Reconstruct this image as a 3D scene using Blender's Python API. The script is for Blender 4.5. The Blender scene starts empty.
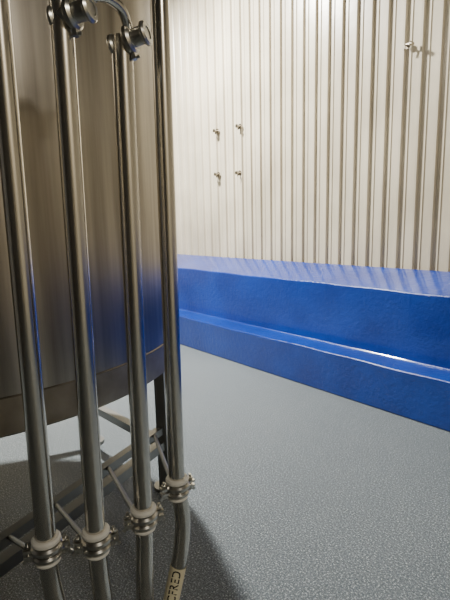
import bpy, bmesh, math
from mathutils import Matrix, Vector
W=Vector((-.6476,.7620,0)); N=Vector((.7620,.6476,0)); Z=Vector((0,0,1))
ROT=Matrix.Rotation(math.atan2(.7620,.6476),4,'Z')   # building axes -> world axes
def L(s,d,z): return W*s+N*d+Z*z
COL=bpy.context.collection

# ---------------- materials ----------------
def mat(name,col,rough=.5,metal=0.0,spec=.5,coat=0):
    m=bpy.data.materials.new(name); m.use_nodes=True
    b=m.node_tree.nodes['Principled BSDF']
    b.inputs['Base Color'].default_value=(*col,1); b.inputs['Roughness'].default_value=rough
    b.inputs['Metallic'].default_value=metal; b.inputs['Specular IOR Level'].default_value=spec
    b.inputs['Coat Weight'].default_value=coat; b.inputs['Coat Roughness'].default_value=.12
    return m,m.node_tree,b
def noise(nt,scale,detail=3,rough=.5,vscale=None):
    tc=nt.nodes.new('ShaderNodeTexCoord'); mp=nt.nodes.new('ShaderNodeMapping')
    nt.links.new(tc.outputs['Object'],mp.inputs['Vector'])
    if vscale: mp.inputs['Scale'].default_value=vscale
    n=nt.nodes.new('ShaderNodeTexNoise'); n.inputs['Scale'].default_value=scale
    n.inputs['Detail'].default_value=detail; n.inputs['Roughness'].default_value=rough
    nt.links.new(mp.outputs[0],n.inputs['Vector']); return n
def ramp(nt,src,stops):
    r=nt.nodes.new('ShaderNodeValToRGB'); e=r.color_ramp.elements
    while len(e)<len(stops): e.new(.5)
    for i,(p,c) in enumerate(stops): e[i].position=p; e[i].color=(*c,1)
    nt.links.new(src,r.inputs['Fac']); return r
def mul(nt,a,b_):
    mx=nt.nodes.new('ShaderNodeMixRGB'); mx.blend_type='MULTIPLY'; mx.inputs[0].default_value=1
    nt.links.new(a,mx.inputs[1]); nt.links.new(b_,mx.inputs[2]); return mx.outputs[0]
def bump(nt,b,src,strength,dist):
    bp=nt.nodes.new('ShaderNodeBump'); bp.inputs['Strength'].default_value=strength; bp.inputs['Distance'].default_value=dist
    nt.links.new(src,bp.inputs['Height'])
    nt.links.new(bp.outputs['Normal'],b.inputs['Normal']); return bp

M_wall,nt,b=mat('white_ribbed_cladding',(.62,.57,.46),.3)
n1=noise(nt,1.3,4); r=ramp(nt,n1.outputs['Fac'],[(.3,(.52,.465,.36)),(.7,(.68,.62,.49))])
n5=noise(nt,2.2,4,.6,vscale=(1.2,1.2,.35)); r5=ramp(nt,n5.outputs['Fac'],[(.35,(.84,.84,.83)),(.6,(1,1,1))])
nt.links.new(mul(nt,r.outputs[0],r5.outputs[0]),b.inputs['Base Color'])
n2=noise(nt,9,3); bump(nt,b,n2.outputs['Fac'],.15,.008)
M_plain,_,_=mat('plain_wall_paint',(.07,.066,.06),.6)
M_ceil,_,_=mat('ceiling_panel',(.12,.115,.105),.7)

M_blue,nt,b=mat('blue_epoxy_paint',(.001,.05,.5),.3,coat=.8)
n1=noise(nt,2.5,5); r=ramp(nt,n1.outputs['Fac'],[(.35,(.0004,.024,.215)),(.7,(.0006,.040,.31))]); nt.links.new(r.outputs[0],b.inputs['Base Color'])
n2=noise(nt,24,6,.65); bump(nt,b,n2.outputs['Fac'],.55,.014)

M_floor,nt,b=mat('grey_textured_epoxy',(.17,.21,.23),.3)
n1=noise(nt,125,3,.8)
r=ramp(nt,n1.outputs['Fac'],[(.34,(.040,.054,.063)),(.50,(.115,.140,.155)),(.59,(.25,.285,.30)),(.66,(.78,.82,.84))])  # epoxy speckle; palest flecks are glints put into the colour
n4=noise(nt,1.2,4); r4=ramp(nt,n4.outputs['Fac'],[(.3,(.88,.88,.89)),(.7,(1,1,1))])
nt.links.new(mul(nt,r.outputs[0],r4.outputs[0]),b.inputs['Base Color'])
n2=noise(nt,130,3,.75); bump(nt,b,n2.outputs['Fac'],1.0,.010)

M_tank,nt,b=mat('brushed_stainless_tank',(.50,.47,.42),.32,1.0)
n1=noise(nt,3.0,5,.6,vscale=(6,6,.25)); r=ramp(nt,n1.outputs['Fac'],[(.3,(.42,.39,.35)),(.7,(.74,.70,.62))])
n6=noise(nt,1.0,3,.5,vscale=(4.5,4.5,.15)); r6=ramp(nt,n6.outputs['Fac'],[(.38,(.45,.43,.41)),(.62,(1,1,1))])  # dark vertical bands in the colour stand in for streaked reflections
nt.links.new(mul(nt,r.outputs[0],r6.outputs[0]),b.inputs['Base Color'])
b.inputs['Anisotropic'].default_value=.6
tg=nt.nodes.new('ShaderNodeTangent'); tg.direction_type='RADIAL'; tg.axis='Z'; nt.links.new(tg.outputs[0],b.inputs['Tangent'])
M_band,nt,b=mat('tank_skirt_stainless',(.36,.32,.27),.42,1.0)
n1=noise(nt,6,5); r=ramp(nt,n1.outputs['Fac'],[(.3,(.24,.21,.17)),(.7,(.46,.41,.34))]); nt.links.new(r.outputs[0],b.inputs['Base Color'])
M_pipe,nt,b=mat('polished_stainless_pipe',(.68,.65,.59),.22,1.0)
n2=noise(nt,8,3,.5,vscale=(1,1,.3)); r=ramp(nt,n2.outputs['Fac'],[(.3,(.15,.15,.15)),(.7,(.27,.27,.27))]); nt.links.new(r.outputs[0],b.inputs['Roughness'])
M_frame,_,_=mat('frame_stainless',(.25,.25,.24),.38,1.0)
M_clamp,_,_=mat('cast_clamp_steel',(.58,.57,.53),.28,1.0)
M_gasket,_,_=mat('white_gasket',(.74,.73,.68),.5)
M_cream,_,_=mat('cream_label',(.80,.74,.52),.5)
M_black,_,_=mat('black_ink',(.02,.02,.02),.6)
M_weld,_,_=mat('weld_seam',(.26,.23,.19),.5,1.0)
M_brass,_,_=mat('dull_fastener',(.30,.27,.22),.35,1.0)
M_lamp,_,_=mat('lamp_housing',(.7,.7,.68),.4)

# ---------------- geometry helpers ----------------
def obj(name,bm,m,parent=None,smooth=False):
    bmesh.ops.recalc_face_normals(bm,faces=bm.faces)
    me=bpy.data.meshes.new(name); bm.to_mesh(me); bm.free(); me.transform(ROT)
    if smooth:
        for p in me.polygons: p.use_smooth=True
    me.materials.append(m); o=bpy.data.objects.new(name,me); COL.objects.link(o)
    if smooth:
        md=o.modifiers.new('es','EDGE_SPLIT'); md.split_angle=math.radians(40)
    if parent: o.parent=parent
    return o
def empty(name):
    e=bpy.data.objects.new(name,None); e.empty_display_size=.1; COL.objects.link(e); return e
def prism(bm,pts,vec):
    a=[bm.verts.new(p) for p in pts]; c=[bm.verts.new(Vector(p)+vec) for p in pts]
    k=len(pts)
    for i in range(k): bm.faces.new((a[i],a[(i+1)%k],c[(i+1)%k],c[i]))
    bm.faces.new(a[::-1]); bm.faces.new(c)
def frame_of(d):
    d=d.normalized(); u=d.cross(Z)
    if u.length<.02: u=Vector((1,0,0))-d*d.x
    u.normalize(); return d,u,d.cross(u).normalized()
def cyl(bm,p0,p1,r0,r1=None,seg=32,caps=True):
    p0=Vector(p0);p1=Vector(p1); r1=r0 if r1 is None else r1
    d,u,v=frame_of(p1-p0); A=[];B=[]
    for i in range(seg):
        a=2*math.pi*i/seg; q=u*math.cos(a)+v*math.sin(a)
        A.append(bm.verts.new(p0+q*r0)); B.append(bm.verts.new(p1+q*r1))
    for i in range(seg): bm.faces.new((A[i],A[(i+1)%seg],B[(i+1)%seg],B[i]))
    if caps: bm.faces.new(A[::-1]); bm.faces.new(B)
def beam(bm,p0,p1,w,h=None):
    h=h or w; p0=Vector(p0);p1=Vector(p1); d,u,v=frame_of(p1-p0)
    prism(bm,[p0+u*a*w/2+v*c*h/2 for a,c in((-1,-1),(1,-1),(1,1),(-1,1))],p1-p0)
def fillet(pts,rad,n=8):
    pts=[Vector(p) for p in pts]; out=[pts[0]]
    for i in range(1,len(pts)-1):
        a,b_,c=pts[i-1],pts[i],pts[i+1]
        r=min(rad,(a-b_).length*.48,(c-b_).length*.48)
        s=b_+(a-b_).normalized()*r; e=b_+(c-b_).normalized()*r
        for k in range(n+1):
            t=k/n; out.append(s*(1-t)**2+b_*2*t*(1-t)+e*t*t)
    out.append(pts[-1]); return out
def tube(bm,pts,r,seg=28,rad=.06):
    P=fillet(pts,rad) if len(pts)>2 else [Vector(p) for p in pts]
    d,u,v=frame_of(P[1]-P[0]); rings=[]
    for i,p in enumerate(P):
        t=(P[min(i+1,len(P)-1)]-P[max(i-1,0)]).normalized()
        u=(u-t*u.dot(t)).normalized(); v=t.cross(u)
        rings.append([bm.verts.new(p+(u*math.cos(2*math.pi*k/seg)+v*math.sin(2*math.pi*k/seg))*r) for k in range(seg)])
    for A,B in zip(rings,rings[1:]):
        for k in range(seg): bm.faces.new((A[k],A[(k+1)%seg],B[(k+1)%seg],B[k]))
    bm.faces.new(rings[0][::-1]); bm.faces.new(rings[-1])
def lathe(bm,prof,c,seg=128):
    rings=[]
    for r,z in prof:
        if r<1e-5: rings.append([bm.verts.new((c[0],c[1],z))])
        else: rings.append([bm.verts.new((c[0]+r*math.cos(2*math.pi*i/seg),c[1]+r*math.sin(2*math.pi*i/seg),z)) for i in range(seg)])
    for A,B in zip(rings,rings[1:]):
        for i in range(seg):
            j=(i+1)%seg
            if len(A)==1: bm.faces.new((A[0],B[i],B[j]))
            elif len(B)==1: bm.faces.new((A[i],A[j],B[0]))
            else: bm.faces.new((A[i],A[j],B[j],B[i]))
def ring(bm,c,ax,ri,ro,h,seg=32):
    c=Vector(c); d,u,v=frame_of(Vector(ax)); V=[]
    ch=(ro-ri)*.35
    for i in range(seg):
        a=2*math.pi*i/seg; q=u*math.cos(a)+v*math.sin(a)
        V.append([bm.verts.new(c+q*rr+d*hh) for rr,hh in((ri,-h/2),(ro-ch,-h/2),(ro,-h/2+ch),(ro,h/2-ch),(ro-ch,h/2),(ri,h/2))])
    for i in range(seg):
        A=V[i];B=V[(i+1)%seg]
        for k in range(6): bm.faces.new((A[k],A[(k+1)%6],B[(k+1)%6],B[k]))

S0,S1,D0,D1,HC=-5.0,9.0,-3.6,3.82,5.0
# ---------------- room shell ----------------
bm=bmesh.new(); prism(bm,[L(S0-.1,D0-.1,-.1),L(S1+.1,D0-.1,-.1),L(S1+.1,D1+.1,-.1),L(S0-.1,D1+.1,-.1)],Z*.1); obj('floor',bm,M_floor)
bm=bmesh.new(); prism(bm,[L(S0-.1,D0-.1,HC),L(S1+.1,D0-.1,HC),L(S1+.1,D1+.1,HC),L(S0-.1,D1+.1,HC)],Z*.1); obj('ceiling',bm,M_ceil)
def ribwall(name,a,b_,inn,m):
    a=Vector(a);b_=Vector(b_); ln=(b_-a).length; t=(b_-a).normalized(); p=.155; pts=[]; x=0
    prof=((0,0),(.046,0),(.054,.008),(.062,0),(.100,0),(.107,.026),(.127,.026),(.134,0))
    while x+p<ln:
        for px,h in prof: pts.append(a+t*(x+px)+inn*h)
        x+=p
    pts.append(b_); pts+= [b_-inn*.1,a-inn*.1]
    bm=bmesh.new(); prism(bm,pts,Z*HC); return obj(name,bm,m)
ribwall('wall_back',L(S0,D1,0),L(S1,D1,0),-N,M_wall)
ribwall('wall_left',L(S1,D0,0),L(S1,D1,0),-W,M_wall)
ribwall('wall_right',L(S0,D0,0),L(S0,D1,0),W,M_wall)
ribwall('wall_front',L(S0,D0,0),L(S1,D0,0),N,M_plain)

# ---------------- blue stepped kerb ----------------
prof=[(3.11,0),(3.11,.366),(3.37,.366),(3.37,.922),(3.775,1.055),(3.792,1.058),(3.792,0)]
bm=bmesh.new(); n_=200; rows=[]
for i in range(n_+1):
    s=S0+.04+(S1-S0-.08)*i/n_
    wob=.0022*math.sin(s*3.1)+.002*math.sin(s*9.7+1)
    rows.append([bm.verts.new(L(s,d+(wob if k in(1,2,3) else 0),z+(wob if k in (1,3) else 0))) for k,(d,z) in enumerate(prof)])
for A,B in zip(rows,rows[1:]):
    for k in range(len(prof)): bm.faces.new((A[k],A[(k+1)%7],B[(k+1)%7],B[k]))
bm.faces.new(rows[0]);bm.faces.new(rows[-1][::-1])
o=obj('stepped_blue_kerb',bm,M_blue)
md=o.modifiers.new('b','BEVEL'); md.width=.012; md.segments=3; md.limit_method='ANGLE'; md.angle_limit=math.radians(35)

# ---------------- tank ----------------
C=(-1.20,2.125); R=.95; ZB=.85
tank=empty('stainless_steel_tank')
bm=bmesh.new(); lathe(bm,[(R,ZB+.13),(R,3.9),(R-.03,4.0),(R-.15,4.12),(.4,4.3),(0,4.34)],C,160); obj('shell',bm,M_tank,tank,True)
bm=bmesh.new(); lathe(bm,[(0,ZB-.12),(.15,ZB-.12),(R-.08,ZB),(R-.01,ZB),(R+.004,ZB+.01),(R+.004,ZB+.13),(R-.02,ZB+.135)],C,160); obj('bottom_skirt',bm,M_band,tank,True)
bm=bmesh.new()
ring(bm,(C[0],C[1],ZB+.13),(0,0,1),R-.01,R+.005,.008,160)
ring(bm,(C[0],C[1],2.9),(0,0,1),R-.01,R+.003,.006,160)
obj('weld_seams',bm,M_weld,tank,True)
def pol(a,r): return Vector((C[0]+r*math.cos(math.radians(a)),C[1]+r*math.sin(math.radians(a)),0))
legs=[17,72,150,215,287]; lr=.865
bm=bmesh.new()
for a in legs:
    p=pol(a,lr); beam(bm,p+Z*.02,p+Z*(ZB+.0),.055); cyl(bm,p,p+Z*.02,.06)
for i in range(5):
    a,b_=pol(legs[i],lr),pol(legs[(i+1)%5],lr)
    beam(bm,a+Z*.27,b_+Z*.27,.05)
a,b_=pol(17,lr),pol(287,lr); beam(bm,a+Z*.36,b_+Z*.36,.04)
railA=pol(17,lr)+Z*.27; railB=pol(287,lr)+Z*.27
# arms that carry the pipes
for t,p in ((.80,(-.523,1.1426,.555)),(.62,(-.39,1.17,.555)),(.36,(-.27,1.27,.555)),(.06,(-.181,1.43,.555))):
    q=railA.lerp(railB,t)+Z*.09; pp=Vector(p); d=(pp-q).normalized(); tube(bm,[q,pp-d*.045],.009)
obj('support_frame',bm,M_frame,tank)

# ---------------- pipes ----------------
PR=.0275
def clamp(par,p,side_ang):
    sd=Vector((math.cos(side_ang),math.sin(side_ang),0)); fd=Vector((-sd.y,sd.x,0)); p=Vector(p)
    bm=bmesh.new(); ring(bm,p+Z*.028,(0,0,1),PR-.002,.040,.018); ring(bm,p-Z*.037,(0,0,1),PR-.002,.035,.010); obj('gasket_collar',bm,M_gasket,par,True)
    bm=bmesh.new(); ring(bm,p+Z*.006,(0,0,1),PR-.002,.044,.022); ring(bm,p-Z*.019,(0,0,1),PR-.002,.041,.018)
    for s in(-1,1):
        q=p+sd*s*.050+Z*.002
        beam(bm,p+sd*s*.034+Z*.008,p+sd*s*.062+Z*.008,.024,.008)
        beam(bm,p+sd*s*.034-Z*.010,p+sd*s*.062-Z*.010,.024,.008)
        cyl(bm,q-Z*.030,q+Z*.030,.0045,seg=12)
        cyl(bm,q+Z*.012,q+Z*.020,.009,seg=6)
        cyl(bm,q-Z*.024,q-Z*.014,.009,seg=12)
        for w in(-1,1): beam(bm,q-Z*.020,q-Z*.032+sd*w*.016,.005,.010)
    obj('clamp_band',bm,M_clamp,par,True)
ang=math.radians(20)
def make_pipe(pts):
    e=empty('stainless_transfer_pipe')
    bm=bmesh.new(); tube(bm,pts,PR,rad=.09); cyl(bm,Vector(pts[-1]),Vector(pts[-1])+Z*.008,.05); obj('tube',bm,M_pipe,e,True)
    return e
p1=make_pipe([(-.505,1.1426,4.5),(-.505,1.1426,2.4),(-.523,1.1426,.6),(-.522,1.145,.50),(-.497,1.135,.36),(-.490,1.13,.1),(-.49,1.13,0)])
clamp(p1,(-.523,1.1426,.60),ang)
p2=make_pipe([(-.372,1.17,2.02),(-.39,1.17,.62),(-.392,1.175,.50),(-.380,1.165,.36),(-.385,1.16,.1),(-.385,1.16,0)])
clamp(p2,(-.39,1.17,.60),ang)
p3=make_pipe([(-.252,1.27,1.98),(-.27,1.27,.62),(-.272,1.275,.50),(-.280,1.26,.36),(-.283,1.255,.1),(-.283,1.255,0)])
clamp(p3,(-.27,1.27,.60),ang+.1)
p4=make_pipe([(-.168,1.43,4.5),(-.168,1.43,2.2),(-.182,1.43,.62),(-.165,1.435,.47),(-.180,1.42,.34),(-.222,1.40,.16),(-.228,1.395,.08),(-.228,1.395,0)])
clamp(p4,(-.181,1.43,.60),ang+.2)

# top elbows / couplings, part of pipes 2 and 3
def coupling(par,c,ax):
    c=Vector(c); ax=Vector(ax).normalized(); bm=bmesh.new()
    cyl(bm,c-ax*.055,c+ax*.050,.022); ring(bm,c,ax,.018,.036,.022); ring(bm,c+ax*.045,ax,.016,.030,.014); ring(bm,c-ax*.048,ax,.016,.029,.016)
    _,u,v=frame_of(ax)
    beam(bm,c+v*.032,c+v*.050,.014,.012); cyl(bm,c+v*.046-ax*.014,c+v*.046+ax*.016,.004,seg=10)
    obj('coupling_body',bm,M_clamp,par,True)
coupling(p2,(-.340,1.155,1.990),(1,-.3,.1))
coupling(p3,(-.228,1.26,1.970),(1,-.3,.22))
bm=bmesh.new(); tube(bm,[(-.320,1.15,2.012),(-.275,1.17,2.038),(-.235,1.22,2.028),(-.230,1.26,1.985)],.0125,rad=.04); obj('link_tube',bm,M_pipe,p2,True)

# label on pipe 4
lab=Vector((-.180,1.42,.34)); lb2=Vector((-.222,1.40,.16)); ax=(lb2-lab).normalized()
bm=bmesh.new(); cyl(bm,lab+ax*.035,lab+ax*.185,PR+.0012,seg=40,caps=False); obj('label_band',bm,M_cream,p4,True)
tc=bpy.data.curves.new('t','FONT'); tc.body='CFRED'; tc.size=.040; tc.resolution_u=3; tc.offset=.0005
to=bpy.data.objects.new('t',tc); COL.objects.link(to); dg=bpy.context.evaluated_depsgraph_get()
me=bpy.data.meshes.new_from_object(to.evaluated_get(dg)); bpy.data.objects.remove(to)
xs=[v.co.x for v in me.vertices]; ys=[v.co.y for v in me.vertices]; xm=(min(xs)+max(xs))/2; ym=(min(ys)+max(ys))/2
base=lab+ax*.100; toc=(Vector((0,0,1.5))-base); toc=(toc-ax*toc.dot(ax)).normalized()
up=-ax; sd=toc.cross(up).normalized()
for v in me.vertices:
    t=(v.co.x-xm); a=(v.co.y-ym)/PR
    v.co=base+up*t+(toc*math.cos(a)+sd*math.sin(a))*(PR+.0024)
me.transform(ROT); me.materials.append(M_black); o=bpy.data.objects.new('label_text',me); COL.objects.link(o); o.parent=p4

# ---------------- wall fixtures ----------------
def bolt(name,s,z):
    e=empty(name); c=L(s,D1-.025,z); bm=bmesh.new()
    cyl(bm,c,c-N*.008,.030,seg=24); cyl(bm,c-N*.008,c-N*.05,.013,seg=16); cyl(bm,c-N*.045,c-N*.062,.022,seg=6)
    beam(bm,c-N*.035,c-N*.035-Z*.04,.014,.014)
    obj('bolt_and_washer',bm,M_brass,e,False)
for s,z in((4.53,2.625),(4.11,2.61),(4.53,2.10),(4.13,2.08)): bolt('wall_standoff_bolt',s,z)
e=empty('wall_hook_fitting'); c=L(2.05,D1-.025,2.90); bm=bmesh.new()
cyl(bm,c,c-N*.01,.024); tube(bm,[c,c-N*.05,c-N*.06-W*.06-Z*.015],.009,rad=.03); cyl(bm,c-N*.05-W*.045,c-N*.065-W*.075-Z*.02,.015); beam(bm,c-N*.04,c-N*.04-Z*.04+W*.015,.01)
obj('hook',bm,M_brass,e)

# ---------------- lights ----------------
def lamp(name,s,d,z,sx,sy,en,col):
    e=empty(name)
    bm=bmesh.new(); beam(bm,L(s-sx/2-.05,d,z+.06),L(s+sx/2+.05,d,z+.06),sy+.1,.08)
    for q in(-1,1): cyl(bm,L(s+q*sx*.4,d,z+.1),L(s+q*sx*.4,d,HC),.01,seg=10)
    obj('housing',bm,M_lamp,e)
    l=bpy.data.lights.new('tube','AREA'); l.shape='RECTANGLE'; l.size=sx; l.size_y=sy; l.energy=en; l.color=col
    o=bpy.data.objects.new('tube',l); COL.objects.link(o); o.parent=e
    o.matrix_world=ROT@Matrix.Translation(L(s,d,z))@Matrix.Rotation(math.atan2(W.y,W.x),4,'Z')
lamp('added_fill_light',4.3,2.05,4.6,.35,.2,820,(1,.97,.90))
lamp('added_fill_light',-3.8,.4,4.6,1.0,.4,140,(1,.92,.78))  # added fill lamp, brightens the right side and the tank's left
wd=bpy.data.worlds.new('w'); bpy.context.scene.world=wd; wd.use_nodes=True; wd.node_tree.nodes['Background'].inputs[0].default_value=(.5,.5,.5,1); wd.node_tree.nodes['Background'].inputs[1].default_value=.3

# put each object's origin at its own place
bpy.context.view_layer.update()
room={'floor','ceiling','wall_back','wall_left','wall_right','wall_front'}
for r_ in [o for o in bpy.data.objects if o.parent is None and o.name not in room and o.type in('EMPTY','MESH')]:
    ms=[r_] if r_.type=='MESH' else [c for c in r_.children if c.type=='MESH']
    co=[v.co for m_ in ms for v in m_.data.vertices]
    mn=Vector([min(c[i] for c in co) for i in range(3)]); mxx=Vector([max(c[i] for c in co) for i in range(3)])
    c=Vector(((mn.x+mxx.x)/2,(mn.y+mxx.y)/2,mn.z))
    for m_ in ms: m_.data.transform(Matrix.Translation(-c))
    for ch in r_.children:
        if ch.type!='MESH': ch.location=ch.location-c
    r_.location=c

# ---------------- camera ----------------
cd=bpy.data.cameras.new('camera'); cam=bpy.data.objects.new('camera',cd); COL.objects.link(cam)
cd.sensor_fit='VERTICAL'; cd.sensor_height=36; cd.sensor_width=27; cd.lens=27; cd.clip_start=.05
Mx=Matrix.Rotation(math.pi/2-math.radians(9.8),4,'X')@Matrix.Rotation(math.radians(-1.4),4,'Z')
cam.matrix_world=ROT@Matrix.Translation((0,0,1.5))@Mx
bpy.context.scene.camera=cam
